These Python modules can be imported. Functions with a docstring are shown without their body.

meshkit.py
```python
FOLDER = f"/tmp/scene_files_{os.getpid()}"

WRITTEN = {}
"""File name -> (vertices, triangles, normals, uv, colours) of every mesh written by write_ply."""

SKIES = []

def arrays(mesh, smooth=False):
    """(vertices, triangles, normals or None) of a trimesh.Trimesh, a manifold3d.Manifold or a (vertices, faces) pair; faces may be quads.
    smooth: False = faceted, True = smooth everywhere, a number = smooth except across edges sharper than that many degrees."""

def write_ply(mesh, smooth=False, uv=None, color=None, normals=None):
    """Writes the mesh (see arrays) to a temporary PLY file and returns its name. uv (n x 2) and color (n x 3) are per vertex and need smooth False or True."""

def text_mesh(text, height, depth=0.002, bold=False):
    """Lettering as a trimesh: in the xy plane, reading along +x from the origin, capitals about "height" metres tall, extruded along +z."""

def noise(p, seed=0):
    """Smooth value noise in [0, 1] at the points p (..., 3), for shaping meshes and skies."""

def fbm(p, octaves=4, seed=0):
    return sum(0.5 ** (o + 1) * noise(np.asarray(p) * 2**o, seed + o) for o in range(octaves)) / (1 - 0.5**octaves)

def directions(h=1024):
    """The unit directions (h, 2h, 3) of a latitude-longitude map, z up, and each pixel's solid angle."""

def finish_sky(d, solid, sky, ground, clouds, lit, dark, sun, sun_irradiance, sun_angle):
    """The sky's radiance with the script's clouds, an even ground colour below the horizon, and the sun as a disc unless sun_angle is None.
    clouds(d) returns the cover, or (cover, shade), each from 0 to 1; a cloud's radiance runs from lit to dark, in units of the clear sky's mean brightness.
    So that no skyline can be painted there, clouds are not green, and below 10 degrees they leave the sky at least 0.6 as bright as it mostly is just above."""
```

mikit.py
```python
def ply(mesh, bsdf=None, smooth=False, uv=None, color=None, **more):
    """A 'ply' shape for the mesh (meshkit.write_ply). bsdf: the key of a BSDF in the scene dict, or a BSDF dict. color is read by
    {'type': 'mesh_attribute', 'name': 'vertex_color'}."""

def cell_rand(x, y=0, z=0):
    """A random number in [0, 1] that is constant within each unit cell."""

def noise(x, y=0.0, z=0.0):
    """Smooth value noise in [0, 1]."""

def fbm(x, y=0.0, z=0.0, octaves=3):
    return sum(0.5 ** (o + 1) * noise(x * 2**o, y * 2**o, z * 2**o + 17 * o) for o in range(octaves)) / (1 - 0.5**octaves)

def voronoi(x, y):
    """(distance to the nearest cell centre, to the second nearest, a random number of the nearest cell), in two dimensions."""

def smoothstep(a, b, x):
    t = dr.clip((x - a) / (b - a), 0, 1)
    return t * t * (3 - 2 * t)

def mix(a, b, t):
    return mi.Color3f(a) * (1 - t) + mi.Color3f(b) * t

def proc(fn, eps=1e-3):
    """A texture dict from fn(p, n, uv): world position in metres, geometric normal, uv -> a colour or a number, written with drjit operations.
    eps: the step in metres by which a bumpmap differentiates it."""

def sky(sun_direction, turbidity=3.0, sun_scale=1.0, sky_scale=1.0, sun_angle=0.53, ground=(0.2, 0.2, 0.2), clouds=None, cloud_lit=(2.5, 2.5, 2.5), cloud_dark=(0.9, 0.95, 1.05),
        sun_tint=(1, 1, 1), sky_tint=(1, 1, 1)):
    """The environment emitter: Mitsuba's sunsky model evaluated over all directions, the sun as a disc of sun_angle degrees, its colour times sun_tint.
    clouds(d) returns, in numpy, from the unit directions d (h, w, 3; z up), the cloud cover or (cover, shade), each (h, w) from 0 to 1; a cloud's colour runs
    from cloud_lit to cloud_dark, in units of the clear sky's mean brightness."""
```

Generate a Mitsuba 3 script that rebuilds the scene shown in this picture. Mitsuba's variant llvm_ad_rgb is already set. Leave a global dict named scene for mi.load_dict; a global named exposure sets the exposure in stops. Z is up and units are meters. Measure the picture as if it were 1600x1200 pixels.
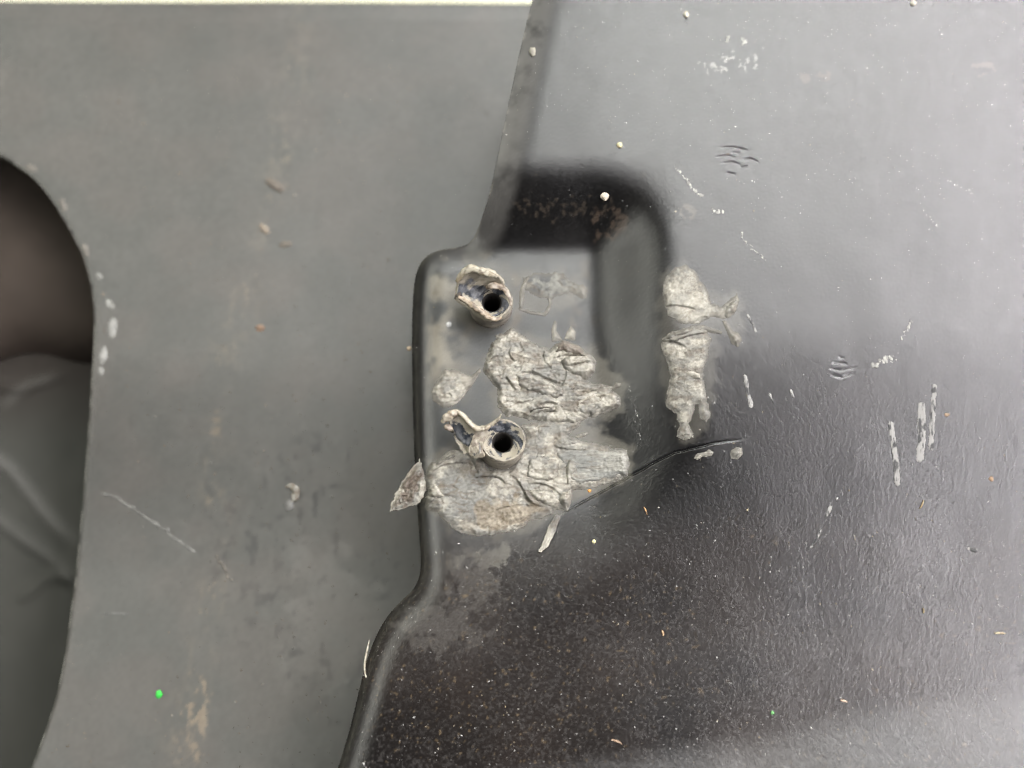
import math
import numpy as np, shapely, drjit as dr, mitsuba as mi, mikit, meshkit
from mikit import proc, ply
from shapely.geometry import Polygon, LineString, Point
from scipy.interpolate import splprep, splev, RegularGridInterpolator, CubicSpline

T = mi.ScalarTransform4f
scene, labels = {}, {}
MM = 0.001
exposure = 0.12

# ------------------------------------------------------------------ camera (design units are millimetres)
D, TILT = 150.0, math.radians(12)
CAM = np.array([0, -D * math.sin(TILT), D * math.cos(TILT)])
FWD = -CAM / D
RIGHT = np.array([1.0, 0, 0])
UPV = np.cross(RIGHT, FWD)
TX = 80.0 / D
scene['camera'] = dict(type='thinlens', fov=2 * math.degrees(math.atan(TX)), fov_axis='x', aperture_radius=1.8 * MM, focus_distance=146.5 * MM,
                       near_clip=0.02, far_clip=20.0, to_world=T().look_at(origin=(CAM * MM).tolist(), target=[0, 0, 0], up=[0, 1, 0]))


def P(px, py, z=0.0):
    """the point at height z (mm) that the photograph shows at this pixel (1600 x 1200)"""
    px, py, z = np.broadcast_arrays(np.asarray(px, float), np.asarray(py, float), np.asarray(z, float))
    d = FWD + ((px - 800) / 800 * TX)[..., None] * RIGHT + ((600 - py) / 800 * TX)[..., None] * UPV
    t = (z - CAM[2]) / d[..., 2]
    return CAM + d * t[..., None]


# ------------------------------------------------------------------ light: unseen ceiling lamps, placed for the sheen they give, and even dim ambient
scene['ambient_light'] = dict(type='constant', radiance=dict(type='rgb', value=[0.07, 0.07, 0.075]))
scene['m_housing'] = dict(type='principled', base_color=dict(type='rgb', value=[.7, .7, .7]), roughness=.5)


def box(x0, x1, y0, y1, z0, z1):
    import trimesh
    m = trimesh.creation.box([x1 - x0, y1 - y0, z1 - z0])
    m.apply_translation([(x0 + x1) / 2, (y0 + y1) / 2, (z0 + z1) / 2])
    return m


def lamp(key, x0, x1, y0, y1, rgb, label, z=1.55):
    v = np.array([[x0, y0, z], [x1, y0, z], [x1, y1, z], [x0, y1, z]])
    scene[key + '__diffuser'] = ply((v, np.array([[0, 2, 1], [0, 3, 2]])), 'm_housing', emitter=dict(type='area', radiance=dict(type='rgb', value=rgb)))
    scene[key + '__housing'] = ply(box(x0 - .03, x1 + .03, y0 - .03, y1 + .03, z + .006, z + .09), 'm_housing')
    labels[key] = dict(label=label, category='unseen ceiling light')


lamp('unseen_ceiling_light', -.04, .80, 0.66, 2.3, [8.4, 8.5, 8.2], 'wide white ceiling light panel out of view, placed for the sheen at the far end')
lamp('unseen_ceiling_light_001', 0.86, 2.1, -0.9, 2.3, [11.6, 11.1, 11.4], 'white ceiling light panel out of view, placed to brighten the right side of the glossy panel')
lamp('unseen_ceiling_light_004', .04, .80, 0.20, 0.62, [4.3, 4.2, 4.25], 'dim narrow ceiling light panel out of view, placed to soften the edge of the sheen')
lamp('unseen_ceiling_light_002', -2.9, -1.25, -0.28, 0.7, [3.4, 3.4, 3.1], 'small white ceiling light panel out of view, placed to light the dusty panel from the left')
lamp('unseen_ceiling_light_003', -2.3, -0.66, 0.80, 2.3, [2.7, 2.7, 2.4], 'square white ceiling light panel out of view, placed to brighten the far left of the dusty panel')


# ------------------------------------------------------------------ small tools
def nz(x, y, f, seed, octv=3, z=0.0):
    p = np.stack([np.asarray(x) * f + 311.7, np.asarray(y) * f + 173.3, np.zeros_like(np.asarray(x, float)) + z], -1)
    return meshkit.fbm(p, octv, seed)


def sst(a, b, x):
    t = np.clip((x - a) / (b - a), 0, 1)
    return t * t * (3 - 2 * t)


def lerp(a, b, t):
    t = np.asarray(t)[..., None]
    return np.asarray(a, float) * (1 - t) + np.asarray(b, float) * t


def spline(pts, n=400, closed=False, s=0):
    pts = np.asarray(pts, float)
    tck, _ = splprep(pts.T, s=s, per=closed, k=min(3, len(pts) - 1))
    return np.array(splev(np.linspace(0, 1, n), tck)).T


def dense(pts, step, closed=True):
    pts = np.asarray(pts, float)
    if closed:
        pts = np.vstack([pts, pts[:1]])
    L = np.r_[0, np.cumsum(np.linalg.norm(np.diff(pts, axis=0), axis=1))]
    n = max(int(L[-1] / step), 8)
    s = np.linspace(0, L[-1], n + 1)
    out = np.stack([np.interp(s, L, pts[:, k]) for k in range(pts.shape[1])], -1)
    return out[:-1] if closed else out


def sdf(poly, x, y):
    """positive inside"""
    pts = shapely.points(np.ravel(x), np.ravel(y))
    b = poly.boundary
    shapely.prepare(b); shapely.prepare(poly)
    d = shapely.distance(pts, b)
    ins = shapely.contains_xy(poly, np.ravel(x), np.ravel(y))
    return np.where(ins, d, -d).reshape(np.shape(x))


def nearest(poly, x, y):
    b = poly.boundary
    q = b.interpolate(b.project(shapely.points(x, y))) if hasattr(b, 'interpolate') and b.geom_type == 'LineString' else None
    if q is None:
        line = shapely.shortest_line(shapely.points(x, y), b)
        c = shapely.get_coordinates(line).reshape(-1, 2, 2)
        return c[:, 1]
    return shapely.get_coordinates(q)


def polyline_sd(line, x, y):
    """(distance, side: +1 left of the direction, position along 0..1) to a polyline of world points (n,2)"""
    line = np.asarray(line, float)
    best = np.full(np.shape(x), 1e9); side = np.zeros(np.shape(x)); at = np.zeros(np.shape(x))
    seg = np.linalg.norm(np.diff(line, axis=0), axis=1); tot = seg.sum(); acc = 0
    for a, b, s in zip(line[:-1], line[1:], seg):
        d = b - a
        t = np.clip(((x - a[0]) * d[0] + (y - a[1]) * d[1]) / max(s * s, 1e-12), 0, 1)
        ex, ey = x - a[0] - t * d[0], y - a[1] - t * d[1]
        r = np.hypot(ex, ey)
        m = r < best
        best = np.where(m, r, best); side = np.where(m, np.sign(d[0] * ey - d[1] * ex), side); at = np.where(m, (acc + t * s) / tot, at)
        acc += s
    return best, side, at


def fold(x, y, z, line, w, depth, lift, seed):
    """a torn layer's edge: the left side stands up as a lip, the right side drops and levels out; uneven along its length"""
    d, side, at = polyline_sd(line, x, y)
    k = np.clip(np.minimum(at, 1 - at) * 5, 0, 1) ** .7 * np.clip(.2 + 1.6 * nz(x, y, .8, seed, 2), .2, 1.5)
    return z + k * np.where(side > 0, (.5 * lift + .35 * depth) * np.exp(-d / .9), -.55 * depth * np.exp(-(d / (1.8 * w)) ** 1.3))


def crease(x, y, z, line, w, depth, lift=0.0, lw=0.8):
    """a fold: a valley of this depth and half width, and on its left side a raised lip; tapering at both ends"""
    d, side, at = polyline_sd(line, x, y)
    ends = np.clip(np.minimum(at, 1 - at) * 6, 0, 1) ** .7
    z = z - depth * ends * np.exp(-(d / w) ** 2)
    if lift:
        z = z + lift * ends * np.where(side > 0, np.exp(-np.maximum(d - w * .6, 0) / lw), 0) * sst(0, w, d)
    return z


def cut_grid(poly, cell):
    """triangulated grid of the polygon, its border snapped to the outline: x, y, signed distance, faces"""
    x0, y0, x1, y1 = poly.bounds
    gx, gy = np.arange(x0 - 1.5 * cell, x1 + 1.6 * cell, cell), np.arange(y0 - 1.5 * cell, y1 + 1.6 * cell, cell)
    X, Y = np.meshgrid(gx, gy)
    d = sdf(poly, X, Y)
    ins = d > 0.12 * cell
    nb = ins.copy()
    for a in (-1, 0, 1):
        for b in (-1, 0, 1):
            nb |= np.roll(np.roll(ins, a, 0), b, 1)
    edge = nb & ~ins
    q = nearest(poly, X[edge], Y[edge])
    X[edge], Y[edge] = q[:, 0], q[:, 1]
    d = np.where(edge, 0, d)
    h, w = X.shape
    i = np.arange(h * w).reshape(h, w)
    a, b, c, e = i[:-1, :-1].ravel(), i[:-1, 1:].ravel(), i[1:, 1:].ravel(), i[1:, :-1].ravel()
    F = np.vstack([np.stack([a, b, c], 1), np.stack([a, c, e], 1)])
    ok, insf = nb.ravel(), ins.ravel()
    F = F[ok[F].all(1) & insf[F].any(1)]
    used = np.unique(F)
    re = np.full(h * w, -1); re[used] = np.arange(len(used))
    F = re[F]
    x, y, d = X.ravel()[used], Y.ravel()[used], d.ravel()[used]
    area = (x[F[:, 1]] - x[F[:, 0]]) * (y[F[:, 2]] - y[F[:, 0]]) - (x[F[:, 2]] - x[F[:, 0]]) * (y[F[:, 1]] - y[F[:, 0]])
    F = F[area > 1e-9]
    return x, y, np.maximum(d, 0), F


def border(F):
    E = np.vstack([F[:, [0, 1]], F[:, [1, 2]], F[:, [2, 0]]])
    key = np.sort(E, 1)
    _, first, n = np.unique(key[:, 0] * 10_000_000 + key[:, 1], return_index=True, return_counts=True)
    return E[first[n == 1]]


def skirted(v, F, bottom, col=None, crisp=False, steps=1):
    """adds walls from the border of a sheet down to the heights in bottom (function of the border vertices)"""
    E = border(F)
    ids = np.unique(E)
    bz = bottom(v[ids])
    n0 = len(v)
    up = {k: k for k in ids}
    if crisp:
        v = np.vstack([v, v[ids]]); up = {k: n0 + j for j, k in enumerate(ids)}
        if col is not None: col = np.vstack([col, col[ids]])
    prev = np.array([up[k] for k in ids]); top = v[ids].copy(); F = [F]
    pos = {k: j for j, k in enumerate(ids)}
    e0, e1 = np.array([pos[a] for a in E[:, 0]]), np.array([pos[a] for a in E[:, 1]])
    for s in range(1, steps + 1):
        nv = top.copy(); nv[:, 2] = top[:, 2] + (bz - top[:, 2]) * s / steps
        cur = np.arange(len(v), len(v) + len(ids))
        v = np.vstack([v, nv])
        if col is not None: col = np.vstack([col, col[ids]])
        F.append(np.stack([prev[e0], cur[e0], cur[e1]], 1)); F.append(np.stack([prev[e0], cur[e1], prev[e1]], 1))
        prev = cur
    return v, np.vstack(F), col


def tear(pts, amp, seed, f=1.2, step=.12):
    """a ragged outline: the closed polygon displaced along its normal by noise"""
    q = dense(pts, step)
    t = np.roll(q, -1, 0) - np.roll(q, 1, 0)
    t /= np.linalg.norm(t, axis=1, keepdims=True) + 1e-9
    n = np.stack([t[:, 1], -t[:, 0]], 1)
    k = nz(q[:, 0], q[:, 1], f, seed, 4) - .5 + .35 * (nz(q[:, 0], q[:, 1], f * 4, seed + 9, 2) - .5)
    p = Polygon(q + n * (2 * amp * k)[:, None]).buffer(0)
    if p.geom_type != 'Polygon':
        p = max(p.geoms, key=lambda g: g.area)
    return Polygon(p.exterior)


def put(key, v, F, bsdf, col=None, smooth=True, label=None, cat=None, group=None, kind=None):
    n = key
    while n in scene:
        k = 1 if n == key else int(n[-3:]) + 1
        n = f'{key}_{k:03d}'
    scene[n] = ply((np.asarray(v) * MM, np.asarray(F)), bsdf, smooth=smooth, color=col)
    e = {k: x for k, x in dict(label=label, category=cat, group=group, kind=kind).items() if x}
    if e: labels[n] = e
    return n


VC = dict(type='mesh_attribute', name='vertex_color')


def bumped(name, fn, eps, amp, **kw):
    scene[name] = dict(type='twosided', bsdf=dict(type='bumpmap', tex=proc(fn, eps=eps * MM), scale=amp * MM, bsdf=dict(type='principled', **kw)))


def grain_fine(p, n, uv):
    x, y, z = p.x * 1000, p.y * 1000, p.z * 1000
    lowz = mikit.smoothstep(14.0, -24.0, y)
    b = mikit.noise(x * 6.3 - y * 1.7, y * 6.1 + x * 1.3, z * 6)
    return b * (.2 + .35 * lowz)


def grain_soft(p, n, uv):
    x, y = p.x * 1000, p.y * 1000
    pits = mikit.smoothstep(.70, .86, mikit.noise(x * .8, y * .9))
    return mikit.noise(x * 1.1, y * 1.1) * .55 + mikit.noise(x * 2.6, y * 2.6) * .3 - pits * .7


def grain_residue(p, n, uv):
    x, y, z = p.x * 1000, p.y * 1000, p.z * 1000
    return mikit.fbm(x * 3.0, y * 4.2, z * 3.0, octaves=3)


for _n, _f, _e, _a, _al, _ior in (('m_panel', grain_fine, .025, .016, .132, .060), ('m_backing', grain_soft, .08, .017, .19, .052)):
    scene[_n] = dict(type='twosided', bsdf=dict(type='bumpmap', tex=proc(_f, eps=_e * MM), scale=_a * MM, bsdf=dict(type='blendbsdf', weight=_ior, base=dict(type='diffuse', reflectance=VC), gloss=dict(type='roughconductor', material='none', distribution='beckmann', alpha=_al))))
bumped('m_residue', grain_residue, .04, .09, base_color=VC, roughness=.62, specular=.35)
bumped('m_torn', grain_residue, .04, .09, base_color=VC, roughness=.45, specular=.5)
bumped('m_cloth', grain_residue, .08, .05, base_color=VC, roughness=.75, specular=.3)
scene['m_speck'] = dict(type='twosided', bsdf=dict(type='principled', base_color=VC, roughness=.6, specular=.4))
scene['m_floor'] = dict(type='principled', base_color=proc(lambda p, n, uv: mikit.mix([.50, .50, .36], [.54, .54, .40], mikit.fbm(p.x * 60, p.y * 60))), roughness=.6)

# ------------------------------------------------------------------ the setting: pale bench top under everything
FL = -80.0
scene['bench_top'] = ply((np.array([[-900, -600, FL], [900, -600, FL], [900, 900, FL], [-900, 900, FL]]) * MM, np.array([[0, 1, 2], [0, 2, 3]])), 'm_floor')
labels['bench_top'] = dict(label='pale cream bench top showing as a bright strip past the panel edge', kind='structure')

# ------------------------------------------------------------------ moulded panel (right): form
FACE = 5.4
R_ROLL = 4.0
_left = [(858, -70, 1.4), (835, 0, 1.4), (806, 130, 1.4), (781, 240, 1.4), (758, 325, 1.0), (747, 362, 0), (738, 379, -1.5), (716, 391, -3), (690, 396, -4), (667, 406, -4), (651, 428, -4), (646, 470, -4),
         (643, 560, -4), (648, 700, -4), (655, 850, -4), (655, 900, -4), (648, 922, -3.7), (627, 938, -3.5), (602, 962, -3.4), (586, 1000, -3.3), (568, 1060, -3.3), (548, 1130, -3.4), (530, 1200, -3.4), (508, 1290, -3.4)]
_l = np.array([P(*q)[:2] for q in _left])
_l = spline(_l, 300, s=.6)
XR, YT, YB = 93.0, _l[0, 1], _l[-1, 1]
PANEL = Polygon(np.vstack([_l, [[XR, YB], [XR, YT]]]))
yT0, yT1 = P(900, 402, 0)[1], P(900, 232, FACE)[1]
xR0, xR1 = P(912, 520, 0)[0], P(1078, 520, FACE)[0]
b0, b1 = P(700, 893, 0)[:2], P(1060, 706, 0)[:2]
bd = (b1 - b0) / np.linalg.norm(b1 - b0); bn = np.array([bd[1], -bd[0]])
CRACK = np.array([P(*q)[:2] for q in [(872, 806, 0), (905, 787, 0), (940, 769, .3), (985, 744, .6), (1015, 727, 1), (1050, 710, .8), (1082, 703, 1.4), (1120, 694, 1.9), (1152, 690, 2.2)]])
CRACK = dense(CRACK, .35, False); CRACK = CRACK + .35 * np.stack([meshkit.fbm(CRACK_ * .9 + k, 3, 7) - .5 for k in (0, 50) for CRACK_ in [np.c_[CRACK, CRACK[:, :1] * 0]]], 1)
CREASE = np.array([P(*q)[:2] for q in [(300, 1262, 2), (600, 1222, 2), (900, 1176, 2), (1150, 1140, 2), (1350, 1092, 2), (1680, 1040, 2)]])
DIMPLES = [[(1120, 246), (1135, 243), (1150, 247)], [(1128, 256), (1142, 253), (1158, 258)], [(1142, 240), (1156, 238)], [(1160, 250), (1172, 248), (1185, 254)], [(1135, 270), (1150, 273)], [(1125, 231), (1145, 230), (1170, 236)], [(1155, 262), (1168, 260)],
           [(1296, 586), (1314, 591), (1334, 583)], [(1294, 577), (1312, 580), (1338, 574)], [(1298, 569), (1310, 568), (1322, 570)], [(1308, 561), (1316, 560)]]


def face_z(x, y):
    f = FACE - 3.7 * sst(9, -40, y) - .5 * sst(-20, -75, y) + .25 * (nz(x, y, .05, 3, 2) - .5)
    d, side, _ = polyline_sd(CREASE, x, y)
    f = f + np.where(side < 0, np.clip(.27 * np.sqrt(d * d + 12) - .935, 0, 9), 0)      # below the faint crease the face turns towards the far light
    return f


def H(x, y, fine=False):
    """height of the moulded panel's skin"""
    x, y = np.asarray(x, float), np.asarray(y, float)
    wx = np.maximum((x + .5 * (nz(x, y, .12, 5, 2) - .5) - xR0) / (xR1 - xR0 + 5.0 * sst(12, -10, y)), 0)
    wy = np.maximum((y + .4 * (nz(x, y, .12, 6, 2) - .5) - yT0) / (yT1 - yT0), 0)
    q5 = lambda t: t ** 3 * (t * (t * 6 - 15) + 10)
    aTR = 1 - (1 - q5(np.clip(wx, 0, 1) ** .9)) * (1 - q5(np.clip(wy, 0, 1) ** .82))
    u = (x - b0[0]) * bn[0] + (y - b0[1]) * bn[1]
    s = (x - b0[0]) * bd[0] + (y - b0[1]) * bd[1]
    aB = sst(-1.5, 15.0 - .1 * np.clip(s, 0, 36), u)
    up = 1 - (1 - aTR) * (1 - aB)
    z = face_z(x, y) * up
    d = np.clip(sdf(PANEL, x, y), 0, None)
    k = np.clip(1 - d / 5.6, 0, 1)
    top = sst(P(0, 430, 3)[1], P(0, 330, 3)[1], y)
    z = z - R_ROLL * (1 - np.sqrt(np.maximum(1 - k ** 2.3, 0))) * (1 - top) - .9 * np.clip(1 - d / 6.0, 0, 1) ** 2.0 * top
    if fine:
        z = crease(x, y, z, CRACK, .12, .26, .0)
        dd, side, at = polyline_sd(CRACK, x, y)
        z = z + .04 * np.where(side < 0, np.exp(-dd / .9), 0) * np.clip(at * 3, 0, 1) * sst(0, .3, dd)
        for q in DIMPLES:
            z = crease(x, y, z, np.array([P(a, b, 5.3 if b < 400 else 4.6)[:2] for a, b in q]), .17, .085, .02, .3)
        z = z + .05 * (nz(x, y, .2, 8, 2) - .5)
    return z


def on_skin0(px):
    a = np.asarray(px, float)
    w = P(a[:, 0], a[:, 1], 3.0)
    for _ in range(6):
        w = P(a[:, 0], a[:, 1], H(w[:, 0], w[:, 1]) + .1)
    return w[:, :2]


x, y, d, F = cut_grid(PANEL, .155)
z = H(x, y, True)
# colour of the plastic itself, with dust, dirt, and painted glints and shading
g = .6 * nz(x + .4 * y, y - .4 * x, 2.9, 90, 1) + .6 * nz(x - .3 * y, y + .3 * x, 4.6, 91, 1) + .22 * nz(x, y, .9, 92, 1)
pad = (1 - sst(yT0 - 1, yT0 + 3, y)) * (1 - sst(xR0 - 4, xR0 + 4, x)) * (1 - sst(-1, 3, (x - b0[0]) * bn[0] + (y - b0[1]) * bn[1]))
z = z + .017 * (g - .6) * (1 - .75 * pad) * (.75 + .5 * sst(10, -20, y)) * sst(0, 1.5, d)
for q in ((769, 480, 1.5), (785, 697, 1.2)):
    w = P(*q); z = z - 9 * (np.hypot(x - w[0], y - w[1]) < 2.1)
c = lerp([.0032, .0032, .0034], [.0065, .006, .0055], nz(x, y, .12, 21))
film = sst(P(668, 0, 0)[0], P(690, 0, 0)[0], x) * (1 - .90 * sst(P(850, 0, 0)[0], P(960, 0, 0)[0], x)) * (1 - sst(P(1010, 0, 2)[0], P(1062, 0, 4)[0], x)) * (1 - sst(yT0 - 1.5, yT0 + 2, y)) * sst(-2.0, 1.0, -((x - b0[0]) * bn[0] + (y - b0[1]) * bn[1]))  # dust film; fading it rightwards paints in the darkening of the recess wall
c = lerp(c, [.064, .067, .064], np.clip(film * (.40 + .8 * nz(x, y, .3, 22, 4)), 0, 1)[...])
lf = film * (1 - sst(P(695, 0, 0)[0], P(755, 0, 0)[0], x)) * sst(.32, .60, nz(x, y, .3, 23)) * sst(P(0, 640, 0)[1], P(0, 560, 0)[1], y)
c = lerp(c, [.215, .20, .16], .9 * lf)
brown = sst(.60, .78, nz(x, y, .45, 25, 4)) * sst(P(0, 610, 0)[1], P(0, 480, 0)[1], y) * film
c = lerp(c, [.12, .095, .062], .5 * brown)


def blob(x, y, px, py, rx, ry, zz=7.0, seed=0, rag=.6, f=.6, rot=0):
    q = P(px, py, zz)
    dx, dy = x - q[0], y - q[1]
    a, b = dx * math.cos(rot) + dy * math.sin(rot), -dx * math.sin(rot) + dy * math.cos(rot)
    r = np.sqrt((a / rx) ** 2 + (b / ry) ** 2) + rag * 2 * (nz(x, y, f, seed, 4) - .5)
    return 1 - sst(.7, 1.1, r)


c = lerp(c, [.085, .062, .045], .5 * sst(.38, .62, nz(x, y, 1.2, 29, 3)) * blob(x, y, 955, 348, 3.6, 2.4, 3, 31, .8, .7))          # rusty dirt in the pocket
c = lerp(c, [.05, .04, .03], .5 * sst(.5, .65, nz(x, y, 1.6, 30, 3)) * blob(x, y, 880, 322, 7, 1.6, 4, 32, 1.3, 1.1))
c = lerp(c, [.10, .085, .065], .6 * sst(.45, .6, nz(x, y, 1.8, 28, 3)) * blob(x, y, 1078, 325, 1.0, 1.3, 7, 33, .8))
c = lerp(c, [.16, .155, .13], .75 * blob(x, y, 762, 872, 4.6, 2.3, 2, 34, 1.0, .7))              # grey smear below the torn skin
c = lerp(c, [.105, .10, .088], .6 * blob(x, y, 740, 915, 4.0, 4.2, 4, 35, 1.1, .8))  # this and the next: lit grey of the lower slope, painted as smears
c = lerp(c, [.10, .095, .085], .6 * blob(x, y, 690, 985, 5.5, 3.2, 5, 36, 1.1, .8))
c = lerp(c, [.06, .058, .052], .5 * blob(x, y, 810, 840, 6.5, 2.4, 1, 37, .9, .7))
c = lerp(c, [.28, .275, .25], .6 * sst(.5, .66, nz(x, y, 1.6, 41, 3)) * blob(x, y, 1140, 90, 4.4, 1.7, 7, 38, .9, 1.4))   # pale rubbed mark
c = lerp(c, [.20, .13, .09], .16 * sst(.4, .6, nz(x, y, 1.1, 27, 3)) * blob(x, y, 1285, 112, 2.6, 1.1, 7, 39, 1.2, .6))
c = lerp(c, [.20, .13, .09], .16 * sst(.4, .6, nz(x, y, 1.1, 27, 3)) * blob(x, y, 1540, 100, 2.8, 1.0, 7, 40, 1.2, .6))
for q, sd, am in (([(800, 512), (868, 540), (930, 545), (975, 600), (970, 640), (890, 672), (770, 655), (770, 600), (750, 575)], 201, .8), ([(668, 725), (702, 700), (765, 700), (830, 655), (910, 655), (985, 700), (985, 750), (895, 780), (860, 810), (780, 842), (700, 825), (664, 795)], 202, .9),
                  ([(812, 428), (885, 422), (920, 450), (912, 470), (860, 490), (812, 486)], 203, .6), ([(675, 590), (715, 572), (752, 572), (735, 610), (700, 640), (672, 620)], 204, .6), ([(730, 405), (800, 415), (812, 480), (790, 515), (730, 510), (700, 470)], 206, .5),
                  ([(1036, 430), (1070, 410), (1110, 460), (1156, 458), (1160, 540), (1120, 510), (1110, 660), (1070, 692), (1036, 600), (1030, 520)], 205, .45)):
    dd = sdf(Polygon(on_skin0(q)), x, y)
    c = lerp(c, [.105, .100, .083], am * sst(-1.0, .6, dd + 2.4 * (nz(x, y, .8, sd, 4) - .5)))
edge_dust = (1 - sst(2.6, 5.0, d)) * sst(-.1, .6, nz(x, y, .5, 44, 3)) * (.22 + .78 * sst(P(0, 420, 3)[1], P(0, 300, 3)[1], y))
c = lerp(c, [.074, .072, .066], .9 * edge_dust)
rim = (1 - sst(0, .5, d)) * sst(.52, .68, nz(x, y, .6, 45, 3))
c = lerp(c, [.30, .285, .24], .35 * rim)
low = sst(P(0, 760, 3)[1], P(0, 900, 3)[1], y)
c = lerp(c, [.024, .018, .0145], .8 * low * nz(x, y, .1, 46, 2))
fleck = sst(.54, .70, nz(x, y, 3.3, 47, 2)) * (.2 + .8 * nz(x, y, .09, 48, 2)) * (.12 + .88 * low)  # grain glints of the lower face, painted as pale flecks
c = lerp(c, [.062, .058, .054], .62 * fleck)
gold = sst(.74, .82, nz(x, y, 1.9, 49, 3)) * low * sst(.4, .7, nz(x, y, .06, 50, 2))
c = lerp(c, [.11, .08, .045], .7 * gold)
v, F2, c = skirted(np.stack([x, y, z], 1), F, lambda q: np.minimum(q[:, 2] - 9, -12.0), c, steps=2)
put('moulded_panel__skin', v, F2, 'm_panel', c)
labels['moulded_panel'] = dict(label='glossy black moulded plastic panel with a recessed pad and torn patches', category='panel')

# ------------------------------------------------------------------ backing panel (left, deeper) with a round-cornered opening


def B(x, y):
    return -22.0 - 7.5 * np.clip(np.asarray(y) / 60, -1.3, 1.4) + .5 * (nz(x, y, .035, 61, 2) - .5) + .16 * (np.asarray(x) + 20) * sst(12, -32, y)


_hole = [(-40, 222), (0, 243), (40, 268), (75, 305), (104, 352), (128, 400), (141, 448), (145, 500), (143, 560), (138, 640), (130, 750), (121, 850), (112, 930), (101, 1010), (85, 1090), (60, 1165), (35, 1225), (0, 1280)]
_h = np.array([P(a, b, -23.5 if b < 500 else -19)[:2] for a, b in _hole])
for i, (a, b) in enumerate(_hole):
    w = P(a, b, -22.)[:2]
    for _ in range(4):
        w = P(a, b, float(B(w[0:1], w[1:2])[0]))[:2]
    _h[i] = w
_h = spline(_h, 160)
HX = -150.0
ytop = P(400, 8, -28)[1]
ytl, ytr = P(0, -4, -31.5)[:2], P(805, -1, -31.5)[:2]
sl = (ytr[1] - ytl[1]) / (ytr[0] - ytl[0])
left_x = -175.0
BACK = Polygon([(left_x, ytl[1] + sl * (left_x - ytl[0])), (16, ytl[1] + sl * (16 - ytl[0])), (16, -92), (left_x, -92)])
HOLE = Polygon(np.vstack([_h, [[_h[-1, 0] - 20, _h[-1, 1] - 3], [HX, _h[-1, 1] - 3], [HX, _h[0, 1] + 6], [_h[0, 0] - 25, _h[0, 1] + 6]]])).buffer(0)
BACKH = BACK.difference(HOLE)
if BACKH.geom_type != 'Polygon': BACKH = max(BACKH.geoms, key=lambda g: g.area)
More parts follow.
